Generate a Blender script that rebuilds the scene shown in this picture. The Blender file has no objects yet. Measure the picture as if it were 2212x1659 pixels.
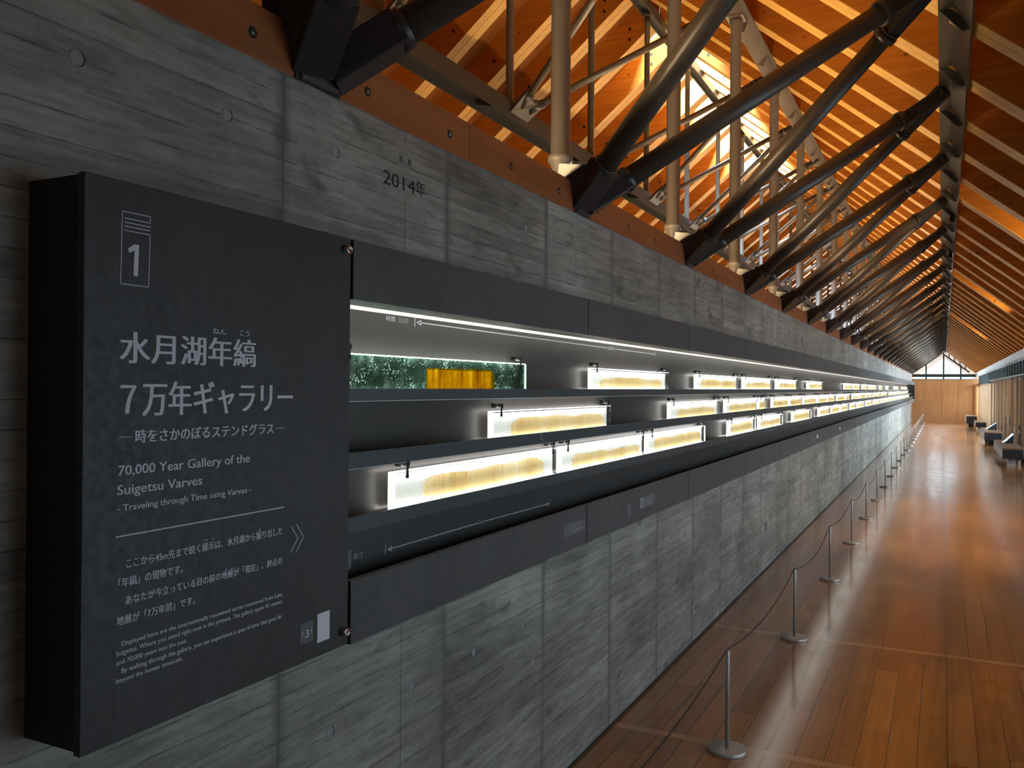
import bpy, bmesh, math, random
from mathutils import Vector, Matrix
random.seed(7)
S = bpy.context.scene
COL = S.collection

# ------------------------------------------------------------------ camera, world, exposure
YAW, PITCH, ROLL, FPX, EYE = 0.462477, 0.00239, 0.007886, 1869.6, 1.5
fw = Vector((-math.sin(YAW)*math.cos(PITCH), math.cos(YAW)*math.cos(PITCH), math.sin(PITCH)))
r0 = Vector((math.cos(YAW), math.sin(YAW), 0)); u0 = r0.cross(fw)
rt = math.cos(ROLL)*r0 + math.sin(ROLL)*u0; up = rt.cross(fw)
cam = bpy.data.cameras.new('camera'); co = bpy.data.objects.new('camera', cam); COL.objects.link(co)
M = Matrix.Identity(4)
for i in range(3):
    M[i][0] = rt[i]; M[i][1] = up[i]; M[i][2] = -fw[i]
M[2][3] = EYE
co.matrix_world = M
cam.sensor_width = 36; cam.lens = FPX/2212*36; cam.clip_start = .02; cam.clip_end = 400
S.camera = co
S.view_settings.view_transform = 'Standard'; S.view_settings.look = 'None'
S.view_settings.gamma = 1; S.view_settings.use_curve_mapping = False
S.view_settings.exposure = 0.0

W = bpy.data.worlds.new('sky'); S.world = W; W.use_nodes = True
bg = W.node_tree.nodes['Background']; bg.inputs[0].default_value = (.68, .82, 1, 1); bg.inputs[1].default_value = 1.9

def lamp(name, kind, loc, energy, color, target=None, **kw):
    l = bpy.data.lights.new(name, kind); l.energy = energy; l.color = color
    for k, v in kw.items(): setattr(l, k, v)
    o = bpy.data.objects.new(name, l); COL.objects.link(o); o.location = loc
    if target is not None:
        o.rotation_euler = (Vector(target)-Vector(loc)).to_track_quat('-Z', 'Y').to_euler()
    return o
YEND = 44.2
DAY = (.80, .90, 1.0); WARM = (1.0, .70, .40)
# daylight outside the strip windows of the right-hand wall (one per stretch of wall)
for k, (a, b, e) in enumerate(((0, 3, 8),)):
    o = lamp('window_daylight', 'AREA', (1.95, (a+b)/2, 1.75), e, DAY, shape='RECTANGLE', size=.7, size_y=b-a)
    o.rotation_euler = (0, math.radians(90), 0)
# daylight outside the full-height glazing of the right-hand wall, beside and ahead of the camera
for a, b, e in ((1.2, 3.0, 4), (3.0, 8.0, 26), (8.0, 16.4, 105), (16.4, 25, 380), (25, 34.6, 1200), (34.6, 44, 2800)):
    o = lamp('glazing_daylight', 'AREA', (1.95, (a+b)/2, 1.1), e, (.96, .98, 1.0) if b < 25 else (.76, .88, 1.0), shape='RECTANGLE', size=1.7, size_y=b-a)
    o.rotation_euler = (0, math.radians(90), 0)
# daylight outside the gable window at the far end
o = lamp('gable_daylight', 'AREA', (0, 45.3, 2.75), 16, DAY, shape='RECTANGLE', size=2.4, size_y=1.2)
o.rotation_euler = (math.radians(-90), 0, 0)
# steep sky light falling in through the gable window
o = lamp('gable_sky', 'AREA', (1.0, YEND+2.0, 4.8), 4000, DAY, (-.6, 37, .3), shape='RECTANGLE', size=3.0, size_y=2.0)
o = lamp('hall_gable_sky', 'AREA', (-3.2, YEND+1.6, 4.2), 2500, DAY, (.6, 36, .8), shape='RECTANGLE', size=3.4, size_y=2.0)
# added fill light behind the camera, in front of a closed wall
o = lamp('rear_fill_light', 'AREA', (-.1, -2.6, 1.7), 6, (1.0, .93, .84), shape='RECTANGLE', size=2.2, size_y=2.0)
o.rotation_euler = (math.radians(90), 0, 0)
# daylight above the opening along the ridge
o = lamp('ridge_daylight', 'AREA', (-2.88, 13.0, 7.6), 12000, (.55, .78, 1), shape='RECTANGLE', size=.8, size_y=8.0)

# ------------------------------------------------------------------ helpers
class G:
    def __init__(s): s.v = []; s.f = []; s.sm = []; s.mi = []
    def add(s, vs, fs, smooth=False, mi=0):
        n = len(s.v); s.v += [tuple(v) for v in vs]
        for f in fs: s.f.append(tuple(i+n for i in f)); s.sm.append(smooth); s.mi.append(mi)
        return s
    def box(s, a, b, mi=0):
        x0, y0, z0 = a; x1, y1, z1 = b
        vs = [(x, y, z) for x in (x0, x1) for y in (y0, y1) for z in (z0, z1)]
        return s.add(vs, [(0,1,3,2),(4,6,7,5),(0,4,5,1),(2,3,7,6),(0,2,6,4),(1,5,7,3)], mi=mi)
    def tube(s, p, q, r, n=16, r2=None, cap=True, mi=0):
        p = Vector(p); q = Vector(q); d = (q-p).normalized()
        a = d.orthogonal().normalized(); b = d.cross(a); r2 = r if r2 is None else r2
        vs = []
        for c, rr in ((p, r), (q, r2)):
            for i in range(n):
                t = 2*math.pi*i/n; vs.append(c + a*rr*math.cos(t) + b*rr*math.sin(t))
        k = len(s.v)
        s.add(vs, [(i, (i+1) % n, n+(i+1) % n, n+i) for i in range(n)], True, mi)
        if cap:
            s.f += [tuple(k+i for i in reversed(range(n))), tuple(k+n+i for i in range(n))]
            s.sm += [False]*2; s.mi += [mi]*2
        return s
    def lathe(s, c, prof, n=24, axis='Z', mi=0):
        rings = []; k = len(s.v)
        for r, h in prof:
            for i in range(n):
                t = 2*math.pi*i/n; a, b = r*math.cos(t), r*math.sin(t)
                s.v.append({'Z': (c[0]+a, c[1]+b, c[2]+h), 'X': (c[0]+h, c[1]+a, c[2]+b), 'Y': (c[0]+b, c[1]+h, c[2]+a)}[axis])
        for j in range(len(prof)-1):
            for i in range(n):
                s.f.append((k+j*n+i, k+j*n+(i+1) % n, k+(j+1)*n+(i+1) % n, k+(j+1)*n+i)); s.sm.append(True); s.mi.append(mi)
        s.f += [tuple(k+i for i in reversed(range(n))), tuple(k+(len(prof)-1)*n+i for i in range(n))]
        s.sm += [False]*2; s.mi += [mi]*2
        return s
    def prism(s, pts, d, mi=0):          # pts: closed 3-D outline, d: extrusion vector
        n = len(pts); d = Vector(d); P = [Vector(p) for p in pts]
        return s.add(P+[p+d for p in P], [tuple(reversed(range(n))), tuple(range(n, 2*n))]+[(i, (i+1) % n, n+(i+1) % n, n+i) for i in range(n)], mi=mi)
    def obox(s, p, q, w, h, upv=(0, 0, 1), mi=0):   # box beam from p to q, width w across, height h
        p = Vector(p); q = Vector(q); d = (q-p).normalized(); a = d.cross(Vector(upv)).normalized(); b = a.cross(d)
        vs = [c + a*sx*w/2 + b*sz*h/2 for c in (p, q) for sx, sz in ((-1,-1),(1,-1),(1,1),(-1,1))]
        return s.add(vs, [(0,3,2,1),(4,5,6,7),(0,1,5,4),(1,2,6,5),(2,3,7,6),(3,0,4,7)], mi=mi)
    def mesh(s, name):
        m = bpy.data.meshes.new(name); m.from_pydata(s.v, [], s.f)
        m.polygons.foreach_set('use_smooth', s.sm); m.polygons.foreach_set('material_index', s.mi); m.update()
        bm = bmesh.new(); bm.from_mesh(m); bmesh.ops.recalc_face_normals(bm, faces=bm.faces); bm.to_mesh(m); bm.free()
        return m
    def obj(s, name, mat, parent=None, bevel=0):
        o = bpy.data.objects.new(name, s.mesh(name)); COL.objects.link(o)
        for mm in (mat if isinstance(mat, (list, tuple)) else [mat]): o.data.materials.append(mm)
        if parent: o.parent = parent
        if bevel:
            b = o.modifiers.new('edge', 'BEVEL'); b.width = bevel; b.segments = 2; b.limit_method = 'ANGLE'
        return o
def thing(name, label, cat, loc=(0, 0, 0), group=None):
    o = bpy.data.objects.new(name, None); COL.objects.link(o); o.location = loc; o.empty_display_size = .1
    tag(o, label, cat, group); return o
def tag(o, label, cat, group=None):
    o['label'] = label; o['category'] = cat
    if group: o['group'] = group
    return o
def struct(o): o['kind'] = 'structure'; return o
def dup(root, loc, label, group=None):
    r = root.copy(); COL.objects.link(r); r.location = loc; r['label'] = label
    if group: r['group'] = group
    for ch in root.children:
        c = ch.copy(); COL.objects.link(c); c.parent = r
        for g in ch.children:
            d = g.copy(); COL.objects.link(d); d.parent = c
    return r
ORD = 'first second third fourth fifth sixth seventh eighth ninth tenth eleventh twelfth thirteenth fourteenth fifteenth sixteenth seventeenth eighteenth nineteenth twentieth'.split()
def nth(k):
    if k < 20: return ORD[k]
    t = {2: 'twenty', 3: 'thirty', 4: 'forty', 5: 'fifty', 6: 'sixty'}[(k+1)//10]
    u = (k+1) % 10
    return (t+'-'+ORD[u-1]) if u else t[:-1]+'ieth'

# ------------------------------------------------------------------ materials
class N:
    def __init__(s, name):
        s.m = bpy.data.materials.new(name); s.m.use_nodes = True; s.t = s.m.node_tree; s.t.nodes.clear()
        s.out = s.n('ShaderNodeOutputMaterial')
    def n(s, ty, **kw):
        x = s.t.nodes.new(ty)
        for k, v in kw.items(): setattr(x, k, v)
        return x
    def link(s, a, b): s.t.links.new(a, b)
    def set(s, inp, v):
        if isinstance(v, bpy.types.NodeSocket): s.link(v, inp)
        elif isinstance(v, (tuple, list)) and len(v) == 3 and inp.type == 'RGBA': inp.default_value = (*v, 1)
        else: inp.default_value = v
    def math(s, op, a, b=0.0, c=None, clamp=False):
        x = s.n('ShaderNodeMath', operation=op, use_clamp=clamp); s.set(x.inputs[0], a); s.set(x.inputs[1], b)
        if c is not None: s.set(x.inputs[2], c)
        return x.outputs[0]
    def mix(s, f, a, b, blend='MIX'):
        x = s.n('ShaderNodeMix', data_type='RGBA', blend_type=blend); s.set(x.inputs[0], f); s.set(x.inputs[6], a); s.set(x.inputs[7], b); return x.outputs[2]
    def pos(s):
        x = s.n('ShaderNodeTexCoord'); return x.outputs['Object']
    def sep(s, v):
        x = s.n('ShaderNodeSeparateXYZ'); s.link(v, x.inputs[0]); return x.outputs
    def comb(s, a, b, c):
        x = s.n('ShaderNodeCombineXYZ')
        for i, v in enumerate((a, b, c)): s.set(x.inputs[i], v)
        return x.outputs[0]
    def scale(s, v, sc, off=(0, 0, 0)):
        x = s.n('ShaderNodeMapping'); s.link(v, x.inputs[0]); x.inputs[3].default_value = sc; x.inputs[1].default_value = off; return x.outputs[0]
    def noise(s, v, scale=5, detail=3, rough=.55):
        x = s.n('ShaderNodeTexNoise'); s.link(v, x.inputs['Vector']); x.inputs['Scale'].default_value = scale
        x.inputs['Detail'].default_value = detail; x.inputs['Roughness'].default_value = rough; return x.outputs[0]
    def white(s, v):
        x = s.n('ShaderNodeTexWhiteNoise', noise_dimensions='3D'); s.link(v, x.inputs['Vector']); return x.outputs[0]
    def ramp(s, f, pts):
        x = s.n('ShaderNodeValToRGB'); s.link(f, x.inputs[0]); e = x.color_ramp.elements
        while len(e) < len(pts): e.new(.5)
        for el, (p, c) in zip(e, pts): el.position = p; el.color = (*c, 1) if len(c) == 3 else c
        return x.outputs[0]
    def mapr(s, v, a, b, c, d):
        x = s.n('ShaderNodeMapRange'); s.set(x.inputs[0], v)
        for i, q in enumerate((a, b, c, d)): x.inputs[i+1].default_value = q
        return x.outputs[0]
    def bsdf(s, color, rough=.5, metal=0, bump=None, bdist=.003, bstr=.5, spec=.5, coat=0):
        p = s.n('ShaderNodeBsdfPrincipled'); s.set(p.inputs['Base Color'], color); s.set(p.inputs['Roughness'], rough)
        p.inputs['Metallic'].default_value = metal; p.inputs['Specular IOR Level'].default_value = spec
        if coat: p.inputs['Coat Weight'].default_value = coat; p.inputs['Coat Roughness'].default_value = .15
        if bump is not None:
            b = s.n('ShaderNodeBump'); s.link(bump, b.inputs['Height']); b.inputs['Distance'].default_value = bdist; b.inputs['Strength'].default_value = bstr
            s.link(b.outputs[0], p.inputs['Normal'])
        s.link(p.outputs[0], s.out.inputs[0]); return p

def plain(name, col, rough=.5, metal=0, var=.12, sc=9, spec=.5):
    m = N(name); f = m.noise(m.pos(), sc, 4)
    c = m.mix(m.mapr(f, .3, .7, 0, 1), tuple(x*(1-var) for x in col), tuple(min(1, x*(1+var)) for x in col))
    m.bsdf(c, rough, metal, spec=spec); return m.m
def emit(name, col, st):
    m = N(name); e = m.n('ShaderNodeEmission'); e.inputs[0].default_value = (*col, 1); e.inputs[1].default_value = st
    m.link(e.outputs[0], m.out.inputs[0]); return m.m

def concrete():
    m = N('board_marked_concrete'); P = m.pos(); x, y, z = m.sep(P)
    BW, PW, PY = .0475, .7055, .775
    zi = m.math('DIVIDE', z, BW); bi = m.math('FLOOR', zi); bf = m.math('SUBTRACT', zi, bi)
    yi = m.math('DIVIDE', m.math('SUBTRACT', y, PY), PW); pi_ = m.math('FLOOR', yi); pf = m.math('SUBTRACT', yi, pi_)
    rnd = m.white(m.comb(bi, pi_, 3.0)); rnd2 = m.white(m.comb(pi_, 5.0, 1.0))
    big = m.noise(m.scale(P, (1, .9, 1.6)), 1.7, 5, .6)
    st = m.noise(m.scale(P, (1, 2.2, 26)), 2.2, 5, .65)
    fine = m.noise(m.scale(P, (1, 1, 2.5)), 34, 4, .6)
    v = m.math('ADD', m.math('MULTIPLY', rnd, .22), m.math('MULTIPLY', rnd2, .10))
    v = m.math('ADD', v, m.mapr(big, .3, .72, -.26, .30)); v = m.math('ADD', v, m.mapr(st, .3, .7, -.20, .20)); v = m.math('ADD', v, m.mapr(fine, .3, .7, -.08, .08))
    col = m.ramp(m.math('ADD', v, .34, clamp=True), [(0, (.080, .075, .065)), (.45, (.200, .192, .172)), (1, (.40, .385, .350))])
    spots = m.noise(m.scale(P, (1, .6, 1.1), (3, 1, 7)), 7.5, 3, .6)
    col = m.mix(m.mapr(spots, .61, .72, 0, .72), col, (.072, .070, .062))
    # joints between boards (irregular) and between form panels
    e = m.math('MINIMUM', bf, m.math('SUBTRACT', 1.0, bf)); wob = m.noise(m.scale(P, (1, 1.5, 6)), 6, 4)
    jl = m.math('LESS_THAN', e, m.mapr(wob, .40, .70, .0, .055))
    d = m.math('MULTIPLY', m.math('MINIMUM', pf, m.math('SUBTRACT', 1.0, pf)), PW)
    pl = m.math('LESS_THAN', d, .0042); ph = m.mapr(m.math('ABSOLUTE', m.math('SUBTRACT', d, .0075)), 0, .006, 1, 0)
    halo = m.math('MULTIPLY', m.mapr(d, .0, .030, .85, 0), m.mapr(big, .35, .65, .3, 1))
    col = m.mix(halo, col, (.075, .074, .068))
    col = m.mix(m.math('MULTIPLY', jl, .62), col, (.045, .042, .036)); col = m.mix(m.math('MULTIPLY', pl, .75), col, (.105, .10, .092))
    cut = m.math('MULTIPLY', m.math('LESS_THAN', m.math('ABSOLUTE', m.math('SUBTRACT', y, 1.963)), .0011), m.math('GREATER_THAN', m.math('ABSOLUTE', m.math('SUBTRACT', z, 2.0725)), .0685))   # thin saw cut under the year
    col = m.mix(m.math('MULTIPLY', cut, .95), col, (.008, .008, .008))
    hgt = m.math('SUBTRACT', m.math('ADD', m.math('MULTIPLY', fine, .35), m.math('MULTIPLY', rnd, .5)), m.math('ADD', m.math('MULTIPLY', jl, .8), m.math('MULTIPLY', ph, .6)))
    m.bsdf(col, m.mapr(fine, .3, .7, .42, .66), bump=hgt, bdist=.0022, bstr=.55, spec=.35); return m.m

def slate(name, col, rough=.5):
    m = N(name); P = m.pos(); a = m.noise(P, 3.2, 5, .6); b = m.noise(m.scale(P, (1, 2.5, .8)), 9, 4, .6); c = m.noise(P, 60, 3)
    v = m.math('ADD', m.mapr(a, .3, .7, 0, .55), m.mapr(b, .3, .7, 0, .45))
    cc = m.mix(v, tuple(x*.72 for x in col), tuple(x*1.32 for x in col))
    m.bsdf(cc, m.mapr(c, .3, .7, rough-.08, rough+.1), bump=c, bdist=.0006, bstr=.3, spec=.4); return m.m

def timber(name, dark, light, axis=0, grain=26, knots=True, rough=.45, coat=0):
    m = N(name); P = m.pos(); oi = m.n('ShaderNodeObjectInfo')
    off = m.comb(m.math('MULTIPLY', oi.outputs['Random'], 37.0), m.math('MULTIPLY', oi.outputs['Random'], 91.0), 0.0)
    ad = m.n('ShaderNodeVectorMath', operation='ADD'); m.link(P, ad.inputs[0]); m.link(off, ad.inputs[1]); Q = ad.outputs[0]
    sc = [grain]*3; sc[axis] = 1.1
    g = m.noise(m.scale(Q, sc), 1.0, 5, .62); big = m.noise(Q, 1.3, 3)
    v = m.math('ADD', m.mapr(g, .3, .7, 0, .7), m.mapr(big, .3, .7, 0, .3))
    col = m.mix(v, dark, light)
    col = m.mix(m.math('MULTIPLY', oi.outputs['Random'], .30), col, tuple(.62*d for d in dark))
    if knots:
        vo = m.n('ShaderNodeTexVoronoi'); m.link(m.scale(Q, (2.2, 2.2, 2.2)), vo.inputs['Vector']); vo.inputs['Scale'].default_value = 1.9
        k = m.mapr(vo.outputs['Distance'], .035, .075, 1, 0)
        col = m.mix(m.math('MULTIPLY', k, .85), col, tuple(.12*d for d in dark))
    m.bsdf(col, rough, bump=g, bdist=.0006, bstr=.25, spec=.35, coat=coat); return m.m

def floorboards():
    m = N('oiled_floor_boards'); P = m.pos(); x, y, z = m.sep(P)
    BW = .112; xi = m.math('DIVIDE', m.math('ADD', x, 3.0), BW); bi = m.math('FLOOR', xi); bf = m.math('SUBTRACT', xi, bi)
    sh = m.math('MULTIPLY', m.white(m.comb(bi, 1.0, 1.0)), 1.8)
    yi = m.math('DIVIDE', m.math('ADD', y, sh), .90); li = m.math('FLOOR', yi); lf = m.math('SUBTRACT', yi, li)
    r = m.white(m.comb(bi, li, 2.0)); g = m.noise(m.scale(P, (26, 1.3, 1)), 1.2, 5, .6)
    v = m.math('ADD', m.math('MULTIPLY', r, .55), m.mapr(g, .3, .7, 0, .45))
    col = m.mix(v, (.22, .078, .018), (.45, .190, .052))
    ys = m.math('DIVIDE', m.math('SUBTRACT', y, 3.66), 1.8); yf = m.math('ABSOLUTE', m.math('SUBTRACT', ys, m.math('ROUND', ys)))
    strip = m.math('LESS_THAN', yf, .0135)
    col = m.mix(strip, col, (.42, .215, .085))
    gap = m.math('LESS_THAN', m.math('MINIMUM', bf, m.math('SUBTRACT', 1.0, bf)), .021)
    gap2 = m.math('LESS_THAN', m.math('MINIMUM', lf, m.math('SUBTRACT', 1.0, lf)), .0016)
    gp = m.math('MULTIPLY', m.math('MAXIMUM', gap, gap2), m.math('SUBTRACT', 1.0, strip))
    col = m.mix(m.math('MULTIPLY', gp, .8), col, (.02, .009, .005))
    hgt = m.math('SUBTRACT', m.math('MULTIPLY', r, .05), gp)
    m.bsdf(col, m.mapr(m.noise(P, 3, 3), .3, .7, .13, .19), bump=hgt, bdist=.0008, bstr=.2, spec=.5, coat=.5); return m.m

def sediment(name, amber):
    m = N(name); P = m.pos(); oi = m.n('ShaderNodeObjectInfo')
    ad = m.n('ShaderNodeVectorMath', operation='ADD'); m.link(P, ad.inputs[0]); m.link(m.comb(0.0, m.math('MULTIPLY', oi.outputs['Random'], 50.0), 0.0), ad.inputs[1]); Q = ad.outputs[0]
    a = m.noise(m.scale(Q, (1, 90, 3)), 1.0, 5, .7); b = m.noise(m.scale(Q, (1, 5, 2)), 1.0, 3); c = m.noise(m.scale(Q, (1, 40, 30)), 1.6, 3)
    v = m.math('ADD', m.math('ADD', m.mapr(a, .32, .68, -.12, .78), m.mapr(b, .3, .7, 0, .45)), m.mapr(c, .3, .7, -.1, .1))
    if amber: col = m.ramp(v, [(0, (.24, .10, .006)), (.45, (.56, .36, .015)), (.8, (.80, .62, .07)), (1, (.96, .86, .40))])
    else: col = m.ramp(v, [(0, (.70, .52, .27)), (.45, (.89, .77, .52)), (.85, (.97, .92, .78)), (1, (1, .98, .92))])
    t = m.n('ShaderNodeBsdfTransparent'); m.link(col, t.inputs[0]); tr = m.n('ShaderNodeBsdfTranslucent'); m.link(col, tr.inputs[0])
    mx = m.n('ShaderNodeMixShader'); mx.inputs[0].default_value = .35; m.link(t.outputs[0], mx.inputs[1]); m.link(tr.outputs[0], mx.inputs[2]); m.link(mx.outputs[0], m.out.inputs[0])
    return m.m

def plate_glass(name, tint, speck):
    m = N(name); P = m.pos()
    t = m.n('ShaderNodeBsdfTransparent'); t.inputs[0].default_value = (*tint, 1)
    d = m.n('ShaderNodeBsdfTranslucent'); d.inputs[0].default_value = (.9, 1, .95, 1)
    d2 = m.n('ShaderNodeBsdfDiffuse'); d2.inputs[0].default_value = (.9, 1, .95, 1)
    dd = m.n('ShaderNodeMixShader'); dd.inputs[0].default_value = .5; m.link(d.outputs[0], dd.inputs[1]); m.link(d2.outputs[0], dd.inputs[2])
    vo = m.n('ShaderNodeTexVoronoi'); m.link(m.scale(P, (1, 1, 1)), vo.inputs['Vector']); vo.inputs['Scale'].default_value = 120
    dens = m.mapr(m.noise(m.scale(P, (1, 1, 2.0)), 13, 4, .7), .42, .66, 0.02, .62)
    dots = m.math('LESS_THAN', vo.outputs['Distance'], m.math('MULTIPLY', dens, .62))
    fog = m.mapr(m.noise(P, 20, 4, .7), .5, .8, 0, .22)
    f = m.math('MULTIPLY', m.math('MAXIMUM', dots, fog), speck)
    mx = m.n('ShaderNodeMixShader'); m.set(mx.inputs[0], f); m.link(t.outputs[0], mx.inputs[1]); m.link(dd.outputs[0], mx.inputs[2])
    g = m.n('ShaderNodeBsdfGlossy'); g.inputs['Roughness'].default_value = .05
    m2 = m.n('ShaderNodeMixShader'); m2.inputs[0].default_value = .04; m.link(mx.outputs[0], m2.inputs[1]); m.link(g.outputs[0], m2.inputs[2])
    m.link(m2.outputs[0], m.out.inputs[0]); return m.m
def pane(name):
    m = N(name); t = m.n('ShaderNodeBsdfTransparent'); t.inputs[0].default_value = (.93, .97, .96, 1)
    g = m.n('ShaderNodeBsdfGlossy'); g.inputs['Roughness'].default_value = .03
    fr = m.n('ShaderNodeFresnel'); fr.inputs[0].default_value = 1.45
    mx = m.n('ShaderNodeMixShader'); m.link(fr.outputs[0], mx.inputs[0]); m.link(t.outputs[0], mx.inputs[1]); m.link(g.outputs[0], mx.inputs[2])
    m.link(mx.outputs[0], m.out.inputs[0]); return m.m

CONC = concrete(); FLOOR = floorboards()
SIGN = slate('charcoal_sign_panel', (.030, .029, .031)); SIDE = slate('charcoal_panel_edge', (.012, .011, .011)); FASC = slate('charcoal_fascia', (.058, .058, .061))
CASE = plain('satin_case_metal', (.068, .062, .058), .34, .35, .1, 3); LIP = plain('dark_shelf_edge', (.058, .070, .078), .4, .2, .1, 3); DARK = plain('dark_recess_board', (.018, .021, .023), .45)
INK = plain('pale_print', (.60, .59, .66), .6, var=.02); SOFF = plain('white_shelf_soffit', (.62, .60, .57), .5, var=.03); INK2 = plain('dim_print', (.30, .31, .31), .6, var=.02); BLACKINK = plain('dark_engraving', (.008, .006, .005), .7, var=.02)
STEEL = plain('dark_steel_paint', (.032, .030, .030), .36, .0, .15, 4); STEEL2 = plain('brown_grey_steel_paint', (.088, .070, .056), .38, 0, .12, 4)
TIE = plain('blackened_steel', (.014, .012, .011), .5); COLM = plain('uplit_steel_paint', (.15, .135, .125), .45, 0, .08, 3); CHORD = plain('grey_beam_paint', (.075, .074, .068), .42, 0, .15, 5)  # columns: same steel paint, lightened to put the uplighting into the colour
RAFT = timber('cedar_rafter', (.40, .130, .012), (.72, .29, .040)); LITWOOD = timber('uplit_rafter_wood', (.68, .36, .075), (.88, .54, .15), knots=False)  # second wood: the rafter timber with the uplight put into its colour
DECK = timber('cedar_deck', (.28, .095, .018), (.48, .19, .045), axis=0); BEAMW = timber('red_timber_beam', (.22, .068, .022), (.35, .125, .045), axis=1, grain=40, knots=False, rough=.4)
ENDW = timber('end_wall_boards', (.46, .21, .085), (.64, .33, .15), axis=2, grain=18, knots=False, rough=.28)
RIGHTW = timber('right_wall_boards', (.09, .045, .022), (.20, .10, .05), axis=2, grain=22, knots=False)
SLATW = timber('pale_slat_boards', (.33, .20, .11), (.55, .37, .22), axis=2, grain=22, knots=False)
TRIMM = plain('pale_grey_trim', (.40, .39, .40), .5); BOLT = plain('bolt_steel', (.30, .30, .31), .3, .9); HOLE = plain('bolt_hole', (.006, .005, .005), .7)  # HOLE also colours the shadow crescents at the tie holes
POST = plain('brushed_post_metal', (.40, .39, .37), .36, .45); ROPE = plain('brown_cord', (.025, .014, .010), .8)
FRAME = plain('dark_green_window_frame', (.022, .035, .033), .45); BENCHM = plain('dark_bench', (.012, .013, .017), .38); BENCHW = plain('pale_bench_end', (.50, .48, .48), .5); BENCHT = plain('bench_top_wood', (.14, .075, .04), .35)
LED = emit('cool_light_strip', (.90, 1.0, .93), 13.0); LEDW = emit('white_light_strip', (1, .97, .90), 20.0); LEDT = emit('top_light_strip', (1, .98, .94), 9.0)
def glow_panel(name, col, st):
    m = N(name); p = m.bsdf((.85, .85, .83), .7); p.inputs['Emission Color'].default_value = (*col, 1); p.inputs['Emission Strength'].default_value = st; return m.m
PANEL = glow_panel('backlight_panel', (1, .95, .84), .30); GLOWA = glow_panel('added_slice_glow', (1, .96, .80), 1.0)  # the second panel is an added glow for the amber slice
EDGE = emit('lit_plate_end', (1, .98, .93), 2.6); BAR = emit('case_light_bar', (1, .97, .88), 1.1); UPL = emit('warm_uplight_lens', (1, .69, .36), 260.0)
VARA = sediment('amber_sediment', True); VARB = sediment('tan_sediment', False)
GLA = plate_glass('green_plate_glass', (.46, .64, .56), 1.0); GLB = plate_glass('clear_plate_glass', (.93, .95, .94), .30); PANE = pane('window_glass')
CLIP = plain('black_clip', (.02, .02, .02), .35, .4); CHROME = plain('chrome_bolt', (.75, .72, .72), .12, 1.0, .02)
LABELM = slate('grey_label_film', (.105, .105, .118)); STICK = plain('white_sticker', (.62, .62, .68), .5, var=.03); RED = plain('red_print', (.28, .03, .04), .6); PLUG = plain('cement_plug', (.235, .23, .235), .7); SILV = plain('silver_tray', (.55, .58, .64), .3, .7)

# ------------------------------------------------------------------ setting: floor, walls, roof deck, windows
YE = 44.2                                   # far end wall
struct(G().box((-6.4, -3, -.12), (2.6, YE+.4, 0)).obj('floor', FLOOR))
w = G()
w.box((-1.60, -3, 0), (-1.307, .90, 2.187))
w.box((-1.60, .90, 0), (-1.307, YE, 1.03)); w.box((-1.60, .90, 1.745), (-1.307, YE, 2.187)); w.box((-1.60, .90, 1.03), (-1.535, YE, 1.745))
WL = struct(w.obj('wall_left', CONC))
struct(G().box((-1.306, -3, 0), (-1.299, YE, .012)).obj('wall_base_shadow', DARK))  # dark strip painting the shaded gap at the foot of the wall
def plug(y, z):
    G().lathe((-1.307, y+.0028, z), [(.0138, -.001), (.0138, .0004)], 20, 'X', mi=1).lathe((-1.307, y, z), [(.0135, 0), (.0135, .0006), (.0120, .0012)], 20, 'X').obj('tie_hole_plug', [PLUG, HOLE], WL)  # offset dark disc puts the crescent shadow of the recess into colour
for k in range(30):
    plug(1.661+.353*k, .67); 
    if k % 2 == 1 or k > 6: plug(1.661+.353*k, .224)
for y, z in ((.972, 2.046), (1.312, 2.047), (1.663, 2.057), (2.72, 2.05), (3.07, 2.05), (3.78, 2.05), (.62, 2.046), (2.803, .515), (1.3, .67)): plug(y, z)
RS, RZ, RX = .82, 3.29, -2.88               # roof pitch, underside height over x=0, ridge line
def zr(x): return RZ-RS*x if x >= RX else RZ-RS*RX-RS*(RX-x)
DEP = .40                                   # rafter depth measured vertically
SKY0, SKY1 = 9.6, 16.6                      # open part of the ridge
def slab(name, x0, x1, y0, y1):
    z0, z1 = zr(x0)+DEP, zr(x1)+DEP
    return [(x0, z0), (x1, z1), (x1, z1+.06), (x0, z0+.06)]
def deck(name, xa, xb, opening):
    g = G()
    def pr(a, b, y0, y1): g.prism([(x, y0, z) for x, z in slab('', a, b, 0, 0)], (0, y1-y0, 0))
    s = 1 if xb > xa else -1
    pr(xa, xb, -3, SKY0); pr(xa, xb, SKY1, YE+.3); pr(xa+s*opening, xb, SKY0, SKY1)
    return struct(g.obj(name, DECK))
deck('ceiling', RX, 2.2, .42); deck('ceiling.001', RX, -6.2, .42)
struct(G().box((-6.3, -3, 0), (-6.2, YE+.3, 3.6)).obj('wall_far_left', CONC))
struct(G().box((-6.3, -3.1, 0), (2.4, -3, 6.6)).obj('wall_back', RIGHTW))

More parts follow.
